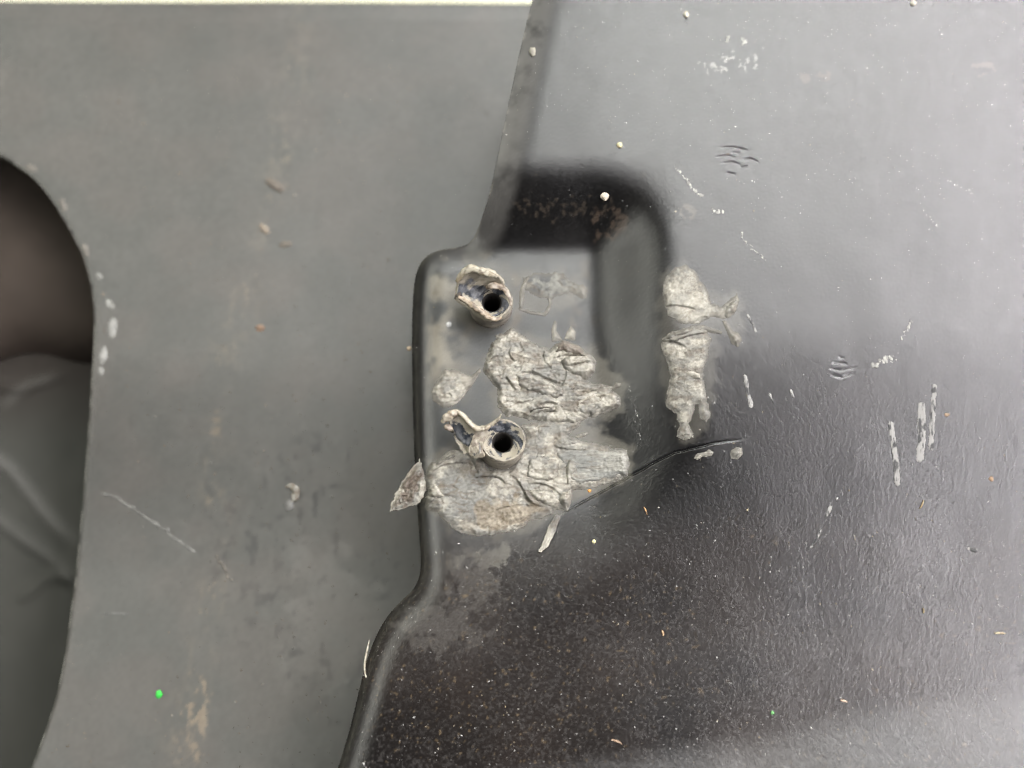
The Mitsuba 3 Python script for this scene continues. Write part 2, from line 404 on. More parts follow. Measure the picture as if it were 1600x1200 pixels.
x, y, d, F = cut_grid(BACKH, .34)
dh = -sdf(HOLE, x, y)
z = B(x, y) - .5 * np.exp(-np.clip(d, 0, 9) / .35)
c = lerp([.062, .063, .057], [.074, .074, .067], nz(x, y, .08, 62))
c = lerp(c, [.088, .086, .078], .35 * sst(.35, .75, nz(x, y, .2, 63, 4)))


def bblob(x, y, px, py, rx, ry, seed, **k):
    zz = float(B(np.array([0.]), np.array([(600 - py) / 9.0]))[0])
    return blob(x, y, px, py, rx, ry, zz, seed, **k)


band = np.abs(x - np.interp(y, [P(0, 1200, -16)[1], P(0, 900, -18)[1], P(0, 600, -21)[1], P(0, 300, -25)[1], P(0, 60, -27)[1]], [P(265, 1200, -16)[0], P(318, 900, -18)[0], P(335, 600, -21)[0], P(425, 300, -25)[0], P(460, 60, -27)[0]]))
c = lerp(c, [.135, .120, .094], .30 * sst(.38, .60, nz(x, y, .16, 75, 2)) * (1 - sst(1.0, 6.0, band)) * sst(.46, .74, nz(x, y * .6, .8, 64, 4)))
c = lerp(c, [.19, .16, .115], .45 * sst(.42, .62, nz(x, y, .16, 76, 2)) * (1 - sst(.8, 3.2, band)) * sst(.58, .76, nz(x * 1.5, y, .9, 65, 4)))
c = lerp(c, [.15, .125, .09], .6 * sst(.42,.66,nz(x*.6,y*1.6,1.0,160,3)) * bblob(x, y, 328, 660, 1.7, 3.4, 66, rag=1.2, f=.9))
c = lerp(c, [.19, .155, .11], .8 * sst(.42,.66,nz(x*1.3,y*.8,1.0,161,3)) * bblob(x, y, 275, 1130, 2.2, 6.0, 67, rag=1.4, f=.8))
c = lerp(c, [.11, .108, .098], .6 * bblob(x, y, 505, 960, 8, 11, 68, rag=.8, f=.3))  # pale sheen at the lower right, put into the colour
c = lerp(c, [.026, .026, .026], .6 * sst(.62, .80, nz(x, y, .75, 69, 2)) * bblob(x, y, 480, 880, 22, 24, 70, rag=.5, f=.1))
c = lerp(c, [.095, .083, .073], .3 * sst(.35, .7, nz(x, y, .11, 71, 3)))
c = c * (.86 + .28 * nz(x, y, 1.5, 74, 2))[:, None]
rimh = (1 - sst(.0, .55, dh)) * sst(.40, .58, nz(x, y, .5, 72, 3))
c = lerp(c, [.30, .30, .27], .7 * rimh)
v, F2, c = skirted(np.stack([x, y, z], 1), F, lambda q: q[:, 2] - 2.6, c, crisp=True)
put('backing_panel__plate', v, F2, 'm_backing', c)
labels['backing_panel'] = dict(label='dusty grey-black plastic panel with a round-cornered opening, under the moulded panel', category='panel')

# ------------------------------------------------------------------ dark sheeting seen through the opening


def sheet(key, px, zf, colf, lab, cell=.5):
    pts = np.array([P(a, b, -49)[:2] for a, b in px])
    x, y, d, F = cut_grid(Polygon(spline(np.vstack([pts, pts[:1]]), 120, closed=True, s=.0)), cell)
    z = zf(x, y, d)
    v, F2, c = skirted(np.stack([x, y, z], 1), F, lambda q: np.minimum(q[:, 2] - 1.2, q[:, 2] - .5), colf(x, y, d))
    put(key, v, F2, 'm_cloth', c, label=lab, cat='rubber sheet')


def z_low(x, y, d):
    z = -53 + 1.2 * nz(x, y, .06, 81, 3)
    for q, a in (([(-40, 690), (20, 735), (70, 800), (130, 862)], .7), ([(-60, 770), (30, 835), (90, 880), (140, 930)], .8), ([(30, 940), (80, 900), (130, 905)], .7), ([(-20, 600), (40, 610), (110, 585)], .8)):
        z = crease(x, y, z, np.array([P(i, j, -53)[:2] for i, j in q]), 1.3, -a)
    return z


def c_low(x, y, d):
    c = lerp([.034, .035, .030], [.049, .049, .042], nz(x, y, .1, 83, 4))
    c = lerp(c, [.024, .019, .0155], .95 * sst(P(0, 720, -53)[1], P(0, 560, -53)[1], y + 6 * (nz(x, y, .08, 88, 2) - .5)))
    for q, a in (([(-40, 690), (20, 735), (70, 800), (130, 862)], .6), ([(-60, 770), (30, 835), (90, 880), (140, 930)], .3), ([(0, 640), (50, 600), (100, 590)], .3)):
        dd, _, at = polyline_sd(np.array([P(i, j, -53)[:2] for i, j in q]), x, y)
        c = lerp(c, [.105, .103, .095], a * np.exp(-(dd / 1.3) ** 2) * np.clip(np.minimum(at, 1 - at) * 5, 0, 1))
    return c


def z_up(x, y, d):
    return -46 - 8.0 * np.exp(-d / 4.0) + 3.0 * nz(x, y, .035, 84, 2) + .7 * nz(x, y, .15, 85, 2)


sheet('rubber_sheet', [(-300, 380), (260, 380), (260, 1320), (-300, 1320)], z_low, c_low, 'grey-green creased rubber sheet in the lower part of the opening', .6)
sheet('rubber_sheet_001', [(-300, 140), (230, 150), (235, 540), (150, 562), (90, 556), (40, 545), (-20, 560), (-300, 552)], z_up,
      lambda x, y, d: lerp([.028, .021, .0165], [.064, .049, .038], nz(x, y, .07, 86, 3)), 'brown-grey folded rubber sheet in the upper part of the opening', .5)

# ------------------------------------------------------------------ torn skin, residue and scuffs on the moulded panel
CREAM, GREY, BROWN, DARK = [.335, .320, .268], [.185, .180, .157], [.115, .093, .068], [.045, .038, .031]


def to_world(px, zz):
    """pixels to points on the panel's skin (two rounds of lookup) or to the height zz"""
    out = []
    for a, b in px:
        w = P(a, b, zz)
        out.append(w[:2])
    return np.array(out)


def on_skin(px, lift=.3):
    a = np.asarray(px, float)
    w = P(a[:, 0], a[:, 1], 3.0)
    for _ in range(6):
        w = P(a[:, 0], a[:, 1], H(w[:, 0], w[:, 1]) + lift)
    return w[:, :2]


SHINE = 1


def residue_colour(x, y, seed, cream=.5, brown=.35, gx=1.0, gy=1.0):
    c = lerp(GREY, CREAM, np.clip(sst(.36, .66, nz(x * gx, y * gy, .55, seed, 4)) * (cream * 2), 0, 1))
    c = lerp(c, [.150, .152, .140], .4 * sst(.5, .7, nz(x, y, .35, seed + 1, 3)))
    c = lerp(c, BROWN, brown * sst(.52, .72, nz(x * gx, y * gy, .9, seed + 2, 4)))
    c = lerp(c, DARK, .65 * brown * sst(.66, .78, nz(x, y, 2.2, seed + 3, 3)))
    return c


def patch(key, px, t, seed, ragged=.22, folds=(), wr=.35, wf=.5, gx=.5, gy=1.0, cell=.13, base=None, shell=0.0, colour=None, mat='m_residue', edge=.5, extra=None, smoothpx=True, **tags):
    """a torn flake that follows the skin (base None) or its own height function base(x, y); folds: (pixels, half width, depth, lip)"""
    t = t * .8 if base is None else t
    lift = t * .6
    w = on_skin(px, lift) if base is None else to_world(px, base['z'])
    poly = tear(w, ragged * 1.25, seed) if ragged else Polygon(w)
    x, y, d, F = cut_grid(poly, cell)
    z0 = H(x, y) if base is None else base['f'](x, y)
    qx = x * gx + .9 * nz(x, y, .4, seed + 4); qy = y * gy + .9 * nz(x, y, .4, seed + 5)
    a = nz(qx, qy, wf, seed + 6, 4)
    ridge = 1 - np.abs(2 * a - 1) * 2
    vein = np.abs(2 * nz(qx, qy * 1.3, wf * 2.1, seed + 8, 3) - 1)
    ins = sst(0, edge * 2.2, d)
    feather = edge * (1 + 1.6 * nz(x, y, .9, seed + 9, 2))
    wr = wr * .8
    h = t * (.12 + .88 * sst(0, feather, d)) + wr * (ridge - .45) * ins - .42 * wr * np.exp(-(vein / .10) ** 2) * ins
    for q, fw, fd, fl in folds:
        line = on_skin(q, lift) if base is None else to_world(q, base['z'])
        h = fold(x, y, h, spline(line, 24) if len(line) > 2 else line, fw, fd * .5, fl * .7, seed + 15)
    if extra is not None: h = h + extra(x, y, d)
    fine = nz(x * (.6 + gx * .4), y * (.6 + gy * .4), 2.3, seed + 7, 3); h = np.maximum(h + (.22 * wr + .05) * (1 - np.abs(2 * fine - 1) * 2.4) * ins, .03)
    z = z0 + h
    c = (colour or (lambda x, y: residue_colour(x, y, seed + 20)))(x, y)
    c = lerp(c, BROWN, .55 * np.exp(-(vein / .14) ** 2) * sst(.35, .6, nz(x, y, .5, seed + 11)))
    fib = nz(x * (.4 + .8 * gx), y * (.4 + .8 * gy), 3.2, seed + 12, 2)
    c = c * (.72 + .56 * fib)[:, None]
    if not shell: c = lerp([.11, .105, .090], c, .15 + .85 * sst(.02, .7, d + .5 * (fib - .5)))
    v = np.stack([x, y, z], 1)
    if shell:
        n = len(v)
        E = border(F)
        u = v.copy(); u[:, 2] -= shell
        F2 = np.vstack([F, F[:, ::-1] + n, np.stack([E[:, 0], E[:, 0] + n, E[:, 1] + n], 1), np.stack([E[:, 0], E[:, 1] + n, E[:, 1]], 1)])
        v, c = np.vstack([v, u]), np.vstack([c, c])
    else:
        v, F2, c = skirted(v, F, lambda q: (H(q[:, 0], q[:, 1]) if base is None else q[:, 2] - t) - .12, c)
    return put(key, v, F2, mat, c, **tags)


# upper residue between the two stubs
patch('torn_residue__film', [(800, 512), (817, 522), (832, 534), (858, 546), (870, 536), (888, 532), (902, 540), (925, 556), (933, 566), (928, 584), (915, 594), (922, 598), (948, 600), (958, 604), (955, 612), (970, 618), (969, 634), (948, 645),
                              (922, 652), (900, 664), (860, 662), (822, 654), (790, 650), (779, 636), (777, 606), (766, 592), (753, 578), (764, 546), (776, 524)], .75, 100, .3,
      folds=[([(842, 634), (856, 629), (872, 633)], .5, 1.4, .3), ([(815, 583), (835, 583), (855, 592), (880, 599)], .28, .75, .35), ([(800, 540), (797, 556), (806, 566)], .22, .6, .15), ([(790, 588), (800, 602), (808, 612)], .2, .7, .2), ([(846, 664), (858, 640), (876, 634)], .3, .4, .3),
             ([(945, 604), (920, 614), (885, 624)], .2, .55, .35), ([(862, 562), (880, 556), (925, 560)], .35, .6, .45), ([(852, 545), (850, 560), (862, 575)], .4, .6, .2), ([(825, 645), (850, 638), (872, 645)], .55, .9, .3),
             ([(778, 590), (777, 560), (785, 530)], .35, .35, .3), ([(786, 625), (800, 628), (836, 624)], .2, .35, .2), ([(882, 570), (884, 590), (878, 602)], .25, .45, .2)], wr=.42, wf=.42,
      colour=lambda x, y: residue_colour(x, y, 121, .62, .55, .6, 1.2))
R1 = 'torn_residue'
patch(R1 + '__flake', [(872, 560), (893, 551), (918, 553), (932, 562), (930, 580), (917, 592), (893, 590), (878, 578)], 1.5, 130, .18, folds=[([(885, 573), (905, 568), (931, 564)], .28, .8, .5)], wr=.4, colour=lambda x, y: residue_colour(x, y, 131, .9, .25))
patch(R1 + '__flake', [(868, 537), (880, 531), (895, 533), (912, 545), (926, 558), (905, 563), (880, 556), (866, 550)], 1.6, 140, .2, wr=.5, wf=.9, colour=lambda x, y: lerp(residue_colour(x, y, 141, .5, .5), [.13, .10, .08], .55 * sst(.4, .6, nz(x, y, .9, 142))))
patch(R1 + '__flake', [(897, 622), (925, 612), (955, 609), (971, 618), (970, 633), (950, 643), (925, 650), (905, 650), (893, 640)], 1.15, 150, .2, folds=[([(905, 630), (930, 622), (955, 617)], .9, .55, .0)], wr=.3, colour=lambda x, y: residue_colour(x, y, 151, .8, .4))
patch(R1 + '__flake', [(816, 648), (832, 636), (850, 632), (868, 637), (880, 644), (862, 643), (842, 648), (826, 656)], 1.45, 160, .12, wr=.25, colour=lambda x, y: residue_colour(x, y, 161, .75, .2))
patch(R1 + '__flake', [(800, 583), (822, 580), (848, 586), (872, 598), (886, 606), (884, 622), (868, 630), (850, 622), (822, 614), (806, 604)], 1.2, 170, .2, wr=.5, colour=lambda x, y: residue_colour(x, y, 171, .7, .3))
patch(R1 + '__thread', [(922, 604), (945, 601), (958, 604), (962, 597), (972, 598), (970, 604), (950, 609), (925, 614), (905, 620)], .7, 180, .08, wr=.15, colour=lambda x, y: residue_colour(x, y, 181, .8, .3))
patch(R1 + '__tatter', [(862, 534), (861, 515), (866, 500), (870, 502), (870, 516), (880, 532)], .28, 185, .08, wr=.05, colour=lambda x, y: residue_colour(x, y, 186, .5, .1))
patch(R1 + '__tatter', [(881, 530), (886, 518), (892, 508), (900, 518), (899, 532)], .35, 187, .08, wr=.05, colour=lambda x, y: residue_colour(x, y, 188, .6, .1))
labels[R1] = dict(label='largest crumpled grey-white patch of torn skin, between the two hollow stubs', category='torn residue')

# faint film at the upper right of the pad
R2 = 'torn_residue_001'
patch(R2 + '__film', [(815, 432), (850, 425), (880, 428), (890, 438), (905, 446), (917, 452), (916, 466), (905, 466), (890, 455), (872, 462), (858, 468), (838, 462), (822, 452)], .12, 200, .35, wr=.08,
      colour=lambda x, y: lerp([.085, .087, .083], [.17, .17, .15], sst(.44, .66, nz(x, y, .6, 201, 4))), edge=.6)
patch(R2 + '__ridge', [(823, 432), (827, 434), (820, 452), (818, 481), (811, 482), (811, 458), (815, 444)], .5, 202, .08, wr=.12, colour=lambda x, y: residue_colour(x, y, 203, .6, .3))
patch(R2 + '__ridge', [(811, 479), (830, 486), (850, 488), (858, 474), (856, 464), (861, 464), (862, 478), (853, 494), (830, 491), (810, 484)], .3, 204, .06, wr=.08, colour=lambda x, y: residue_colour(x, y, 205, .4, .2))
patch(R2 + '__flake', [(899, 449), (910, 442), (918, 452), (916, 466), (905, 464), (898, 458)], .3, 206, .12, wr=.1, colour=lambda x, y: residue_colour(x, y, 207, .6, .1))
labels[R2] = dict(label='faint pale film with a D-shaped ridge, right of the stub with the curled flap', category='torn residue')

# flake at the left edge of the pad
R3 = 'torn_residue_002'
patch(R3 + '__film', [(682, 596), (695, 576), (715, 578), (735, 588), (750, 574), (752, 580), (736, 604), (722, 622), (710, 634), (692, 637), (676, 625), (673, 612)], .5, 210, .15,
      folds=[([(690, 625), (700, 615), (708, 622)], .35, .4, .15), ([(736, 606), (742, 590), (750, 578)], .2, .2, .3)], wr=.22, colour=lambda x, y: lerp(residue_colour(x, y, 211, .55, .15), [.16, .142, .112], .5 * sst(.45, .6, nz(x, y, .3, 212))))
labels[R3] = dict(label='small thin torn flake at the left edge of the pad, above the splayed stub', category='torn residue')

# lower residue round the second stub
R4 = 'torn_residue_003'
patch(R4 + '__film', [(668, 728), (684, 718), (702, 704), (720, 704), (735, 712), (765, 735), (800, 730), (812, 700), (822, 680), (812, 665), (835, 660), (862, 658), (885, 656), (908, 654), (905, 666), (885, 680), (915, 690), (950, 698), (980, 702),
                       (983, 722), (981, 744), (950, 756), (920, 762), (894, 766), (893, 780), (888, 800), (872, 795), (862, 803), (835, 812), (812, 826), (780, 834), (745, 838), (718, 832), (696, 816), (682, 800), (664, 795), (668, 770), (664, 748)], .5, 220, .28,
      folds=[([(675, 742), (690, 728), (712, 724), (735, 722)], .25, .7, .4), ([(742, 746), (765, 744), (782, 748), (790, 758)], .25, .8, .4), ([(728, 708), (742, 722), (748, 742)], .3, .6, .2), ([(796, 742), (812, 756), (822, 775), (832, 790)], .3, .5, .4),
             ([(825, 756), (850, 757), (868, 766), (880, 780)], .25, .7, .35), ([(820, 770), (832, 786), (850, 792)], .3, .4, .35), ([(668, 790), (690, 775), (712, 776)], .3, .4, .3), ([(865, 697), (885, 702), (925, 704)], .25, .5, .25),
             ([(770, 800), (800, 790), (840, 792)], .25, .3, .2), ([(700, 745), (706, 735), (703, 725)], .18, .4, .1), ([(895, 700), (897, 722), (893, 742)], .3, .3, .2)], wr=.30, wf=.38,
      colour=lambda x, y: lerp(lerp(residue_colour(x, y, 221, .55, .5, .7, 1.1), [.150, .150, .137], .7 * blob(x, y, 728, 778, 4.2, 4.6, .5, 222, .6, .5)), [.17, .13, .08], .55 * blob(x, y, 795, 803, 6.0, 2.2, .5, 223, .8, .6)))
patch(R4 + '__flake', [(862, 706), (885, 698), (925, 697), (960, 700), (981, 706), (983, 728), (980, 743), (945, 754), (905, 762), (888, 755), (880, 735)], .75, 230, .16, wr=.22, gx=.25, gy=2.0, wf=.5,
      colour=lambda x, y: lerp(residue_colour(x, y, 231, .5, .25, .25, 2.2), [.165, .175, .165], .45))
patch(R4 + '__flake', [(885, 712), (900, 716), (906, 730), (896, 748), (892, 766), (884, 760), (880, 735)], 1.3, 240, .15, wr=.3, colour=lambda x, y: residue_colour(x, y, 241, .95, .25))
patch(R4 + '__flake', [(822, 716), (840, 708), (868, 706), (880, 720), (876, 745), (862, 755), (838, 754), (820, 745)], 1.0, 250, .18, wr=.3, colour=lambda x, y: residue_colour(x, y, 251, .7, .3))
patch(R4 + '__flake', [(822, 764), (845, 760), (868, 768), (882, 785), (873, 797), (855, 794), (838, 788), (826, 778)], 1.2, 260, .15, folds=[([(830, 768), (850, 766), (866, 772)], .3, .5, .2)], wr=.35, colour=lambda x, y: residue_colour(x, y, 261, .75, .3))
patch(R4 + '__flake', [(876, 765), (893, 762), (894, 778), (888, 800), (876, 793), (868, 782)], 1.5, 270, .12, wr=.45, wf=.8, colour=lambda x, y: residue_colour(x, y, 271, 1.0, .25))
patch(R4 + '__flake', [(732, 712), (745, 708), (760, 722), (766, 740), (752, 744), (738, 735)], 1.0, 280, .12, wr=.2, colour=lambda x, y: residue_colour(x, y, 281, .3, .6))
patch(R4 + '__flake', [(672, 726), (690, 716), (706, 706), (722, 708), (712, 718), (694, 726), (680, 738)], 1.1, 285, .15, wr=.4, colour=lambda x, y: residue_colour(x, y, 286, .6, .5))
patch(R4 + '__flake', [(668, 760), (680, 748), (690, 760), (700, 772), (694, 780), (676, 782), (666, 776)], 1.1, 288, .15, wr=.35, colour=lambda x, y: residue_colour(x, y, 289, .95, .2))
patch(R4 + '__flake', [(816, 668), (840, 660), (880, 656), (905, 656), (880, 668), (850, 672), (830, 680)], .65, 290, .15, wr=.25, gx=.3, gy=1.6, colour=lambda x, y: residue_colour(x, y, 291, .8, .2, .3, 1.6))
patch(R4 + '__sliver', [(878, 682), (900, 687), (925, 693), (928, 698), (905, 699), (880, 696)], .75, 294, .08, wr=.15, colour=lambda x, y: residue_colour(x, y, 295, 1.0, .1))
patch(R4 + '__sliver', [(898, 681), (910, 676), (919, 676), (914, 682), (902, 685)], .6, 296, .05, wr=.1, colour=lambda x, y: residue_colour(x, y, 297, 1.0, .0))
labels[R4] = dict(label='broad crumpled grey-brown patch of torn skin, below and right of the splayed stub', category='torn residue')

# flap that sticks out past the panel's edge
fb = dict(z=-1.0, f=lambda x, y: -1.2 - .10 * (y - P(640, 756, -1)[1]) - .06 * (x - P(640, 756, -1)[0]) + .11 * ((x - P(640, 756, -1)[0]) * .87 - (y - P(640, 756, -1)[1]) * .5) ** 2)
patch('hanging_flap', [(609, 800), (613, 786), (621, 766), (633, 744), (645, 726), (655, 714), (663, 719), (668, 738), (665, 758), (661, 776), (651, 790), (638, 794), (624, 797)], .5, 300, .3, base=fb, shell=.55,
      folds=[([(618, 792), (635, 765), (652, 735)], .5, .7, .3), ([(640, 790), (650, 768), (656, 745)], .3, .3, .2)], wr=.45, wf=.9, gx=1, gy=1,
      colour=lambda x, y: lerp(residue_colour(x, y, 301, .6, .55), [.08, .06, .045], .8 * blob(x, y, 641, 758, 1.3, 3.4, -1, 302, .9, .8, rot=-.5)), label='brown-grey curled flap of torn skin sticking out over the edge of the pad', cat='torn flap')
# shard below
sb = dict(z=.8, f=lambda x, y: 1.0 + .0 * x - .05 * (y - P(860, 830, .8)[1]))
patch('plastic_shard', [(868, 803), (876, 806), (868, 830), (856, 855), (845, 863), (841, 862), (850, 842), (858, 820)], .3, 310, .06, base=sb, shell=.4, wr=.1,
      colour=lambda x, y: lerp(CREAM, [.14, .135, .12], sst(-.4, .5, (x - P(861, 830, .8)[0]) * .9 + (y - P(861, 830, .8)[1]) * .35 + .8 * (nz(x, y, .8, 311) - .5))), label='thin pale pointed shard below the lower torn patch', cat='shard')

# residue on the face right of the pad
R5 = 'torn_residue_004'
patch(R5 + '__film', [(1041, 432), (1055, 418), (1070, 413), (1084, 420), (1092, 436), (1108, 455), (1112, 474), (1128, 478), (1140, 470), (1152, 458), (1155, 472), (1146, 490), (1132, 498), (1112, 494), (1090, 506), (1066, 507), (1044, 492), (1037, 470), (1036, 448)], .28, 320, .24,
      folds=[([(1040, 478), (1062, 478), (1088, 484)], .5, .4, .4), ([(1086, 506), (1098, 494), (1110, 500)], .6, .4, .0)], wr=.10, wf=.9, gx=1, colour=lambda x, y: lerp(residue_colour(x, y, 321, .55, .3), CREAM, .5 * blob(x, y, 1070, 455, 3.0, 3.4, 7, 322, .7, .7)))
patch(R5 + '__flake', [(1132, 478), (1146, 468), (1152, 456), (1156, 470), (1148, 490), (1138, 497), (1130, 490)], .7, 330, .1, wr=.25, colour=lambda x, y: residue_colour(x, y, 331, 1.0, .1))
patch(R5 + '__thread', [(1128, 500), (1134, 500), (1146, 516), (1156, 520), (1160, 530), (1154, 542), (1144, 538), (1138, 524)], .5, 334, .1, wr=.2, colour=lambda x, y: residue_colour(x, y, 335, .5, .4))
labels[R5] = dict(label='upper pale grey torn scab with a pointed arm, right of the pad', category='torn residue')
R6 = 'torn_residue_005'
patch(R6 + '__film', [(1032, 532), (1042, 522), (1062, 514), (1085, 508), (1106, 514), (1110, 530), (1106, 556), (1100, 576), (1100, 600), (1106, 625), (1112, 648), (1104, 660), (1092, 652), (1090, 630), (1082, 648), (1078, 664), (1084, 684), (1070, 688), (1056, 682), (1062, 665),
                       (1056, 648), (1042, 636), (1040, 612), (1046, 590), (1044, 568), (1035, 552)], .26, 340, .26, folds=[([(1036, 534), (1060, 536), (1075, 546)], .3, .4, .35), ([(1048, 536), (1080, 524), (1106, 520)], .4, .4, .4)], wr=.10, wf=1.4, gx=.9, gy=1.5, cell=.12,
      colour=lambda x, y: residue_colour(x, y, 341, .5, .5, .8, 1.6))
patch(R6 + '__flake', [(1033, 530), (1045, 520), (1070, 512), (1092, 508), (1108, 516), (1085, 520), (1062, 527), (1046, 534)], .95, 350, .14, wr=.35, colour=lambda x, y: residue_colour(x, y, 351, .8, .3))
patch(R6 + '__thread', [(1085, 507), (1100, 508), (1118, 514), (1130, 518), (1128, 522), (1112, 520), (1095, 514)], .5, 355, .06, wr=.1, colour=lambda x, y: residue_colour(x, y, 356, .9, .1))
patch(R6 + '__flake', [(1066, 578), (1082, 576), (1096, 582), (1098, 594), (1088, 596), (1072, 590)], .6, 360, .1, wr=.2, colour=lambda x, y: residue_colour(x, y, 361, 1.0, .0))
labels[R6] = dict(label='lower long pale scab with two ragged legs, right of the pad', category='torn residue')
patch('crumb', [(1084, 716), (1090, 708), (1102, 706), (1108, 702), (1116, 706), (1112, 712), (1098, 714), (1090, 719)], .45, 370, .1, wr=.2, colour=lambda x, y: residue_colour(x, y, 371, .9, .2), label='elongated cream crumb stuck along the crack', cat='crumb')
patch('crumb', [(1142, 704), (1150, 698), (1160, 700), (1161, 710), (1154, 718), (1143, 716)], .55, 375, .12, wr=.25, colour=lambda x, y: residue_colour(x, y, 376, .9, .2), label='round cream crumb at the right end of the crack', cat='crumb')


# scuffs: whitened scratches in the plastic
def scuff(px, w, seed, col=(.27, .265, .25), ragged=.16, t=.05, lab=None):
    line = LineString(on_skin(px, .05))
    poly = line.buffer(w, cap_style='round', quad_segs=4)
    q = np.array(poly.exterior.coords)[:-1]
    poly = tear(q, ragged, seed, 1.6)
    x, y, d, F = cut_grid(poly, .10)
    z = H(x, y, True) + .02 + t * sst(0, .2, d) * (.3 + 1.2 * nz(x * 2, y * .7, 1.5, seed + 3, 3))
    c = lerp([.05, .05, .05], col, sst(.36, .56, nz(x * 2.5, y, 1.1, seed + 1, 3)))
    v, F2, c = skirted(np.stack([x, y, z], 1), F, lambda q: q[:, 2] - .12, c)
    return put('moulded_panel__scuff', v, F2, 'm_residue', c, label=lab)


for i, (q, w, lab) in enumerate([([(1392, 662), (1396, 690), (1400, 720), (1402, 755)], .42, 'long vertical whitened scuff'), ([(1440, 634), (1440, 660), (1441, 690), (1437, 716)], .58, None), ([(1460, 603), (1458, 640), (1456, 670), (1455, 700)], .36, None),
                                  ([(1164, 588), (1168, 608), (1174, 634)], .30, None), ([(1203, 616), (1209, 630)], .16, None), ([(1236, 610), (1240, 620)], .18, None), ([(1168, 492), (1176, 505), (1181, 518)], .18, None),
                                  ([(1298, 792), (1292, 806)], .20, None), ([(1283, 828), (1277, 842), (1268, 855)], .16, None), ([(1514, 858), (1524, 860)], .28, None)]):
    scuff(q, w, 400 + 7 * i, lab=lab)


# ------------------------------------------------------------------ the two hollow broken stubs
def lathe(c0, c1, prof, n=150, seed=0, jag=0.0, colf=None):
    """rings (radius, height share along c0->c1 times length) round an axis, the rim jagged by noise"""
    ax = np.asarray(c1) - np.asarray(c0); L = np.linalg.norm(ax); ax = ax / L
    e1 = np.cross([0, 1, 0], ax); e1 /= np.linalg.norm(e1); e2 = np.cross(ax, e1)
    th = np.arange(n) * 2 * np.pi / n
    V, C = [], []
    for k, (r, h, j) in enumerate(prof):
        q = np.stack([np.cos(th) * 1.4 + 5, np.sin(th) * 1.4 + 5], -1)
        rr = r * (1 + .05 * j * (nz(q[:, 0], q[:, 1], 1.3, seed, 3) - .5) * 2 + .03 * (nz(q[:, 0] + h, q[:, 1] + r, 2.6, seed + 1, 2) - .5))
        hh = h + jag * j * (nz(q[:, 0] + .3 * r, q[:, 1], 1.5, seed + 2, 3) - .5) * 2
        V.append(np.asarray(c0) + rr[:, None] * (np.cos(th)[:, None] * e1 + np.sin(th)[:, None] * e2) + hh[:, None] * ax)
        C.append(colf(th, r, h, k))
    m = len(prof)
    i, jx = np.meshgrid(np.arange(m - 1), np.arange(n), indexing='ij')
    a, b = i * n + jx, i * n + (jx + 1) % n
    F = np.vstack([np.stack([a, b, b + n], -1).reshape(-1, 3), np.stack([a, b + n, a + n], -1).reshape(-1, 3)])
    return np.vstack(V), F, np.vstack(C)


def profile(pts, sub=4):
    out = []
    for (r0, h0, j0), (r1, h1, j1) in zip(pts[:-1], pts[1:]):
        for s in range(sub):
            t = s / sub
            out.append((r0 + (r1 - r0) * t, h0 + (h1 - h0) * t, j0 + (j1 - j0) * t))
    return out + [pts[-1]]


NAVY, TORN, YEL = [.022, .026, .033], [.33, .30, .235], [.30, .25, .14]


def rope(key, px, radii, seed, col=TORN, flat=1.0, n=40, sides=14, mat='m_torn', amp=.25, mixc=None):
    """a tapering torn strand through points (pixel, pixel, height)"""
    p = np.array([P(*q) for q in px])
    p = spline(p, n)
    r = np.interp(np.linspace(0, 1, n), np.linspace(0, 1, len(radii)), radii)
    t = np.gradient(p, axis=0); t /= np.linalg.norm(t, axis=1, keepdims=True)
    up = np.array([0, 0, 1.0])
    a = np.cross(t, up); a /= np.linalg.norm(a, axis=1, keepdims=True); b = np.cross(a, t)
    ang = np.arange(sides) * 2 * np.pi / sides
    V = p[:, None] + r[:, None, None] * (np.cos(ang)[None, :, None] * a[:, None] + flat * np.sin(ang)[None, :, None] * b[:, None])
    V = V.reshape(-1, 3)
    nn = meshkit.fbm(V * 1.9 + seed * 7.1, 4, seed) - .5
    cen = np.repeat(p, sides, 0)
    V = cen + (V - cen) * np.clip(1 + amp * 5 * nn, .3, 1.8)[:, None]
    i, j = np.meshgrid(np.arange(n - 1), np.arange(sides), indexing='ij')
    q = np.stack([i * sides + j, i * sides + (j + 1) % sides, (i + 1) * sides + (j + 1) % sides, (i + 1) * sides + j], -1).reshape(-1, 4)
    F = np.vstack([q[:, [0, 1, 2]], q[:, [0, 2, 3]]])
    V = np.vstack([V, p[:1], p[-1:]])
    k = np.arange(sides)
    F = np.vstack([F, np.stack([(k + 1) % sides, k, k * 0 + len(V) - 2], 1), np.stack([(n - 1) * sides + k, (n - 1) * sides + (k + 1) % sides, k * 0 + len(V) - 1], 1)])
    c = lerp(col, np.array(col) * [.62, .56, .50], sst(.42, .66, nz(V[:, 0], V[:, 1], 1.5, seed + 2, 3)))
    c = lerp(c, mixc or [.09, .072, .055], .7 * sst(.56, .68, nz(V[:, 0], V[:, 1], 2.2, seed + 3, 3)))
    return put(key, V, F, mat, c)


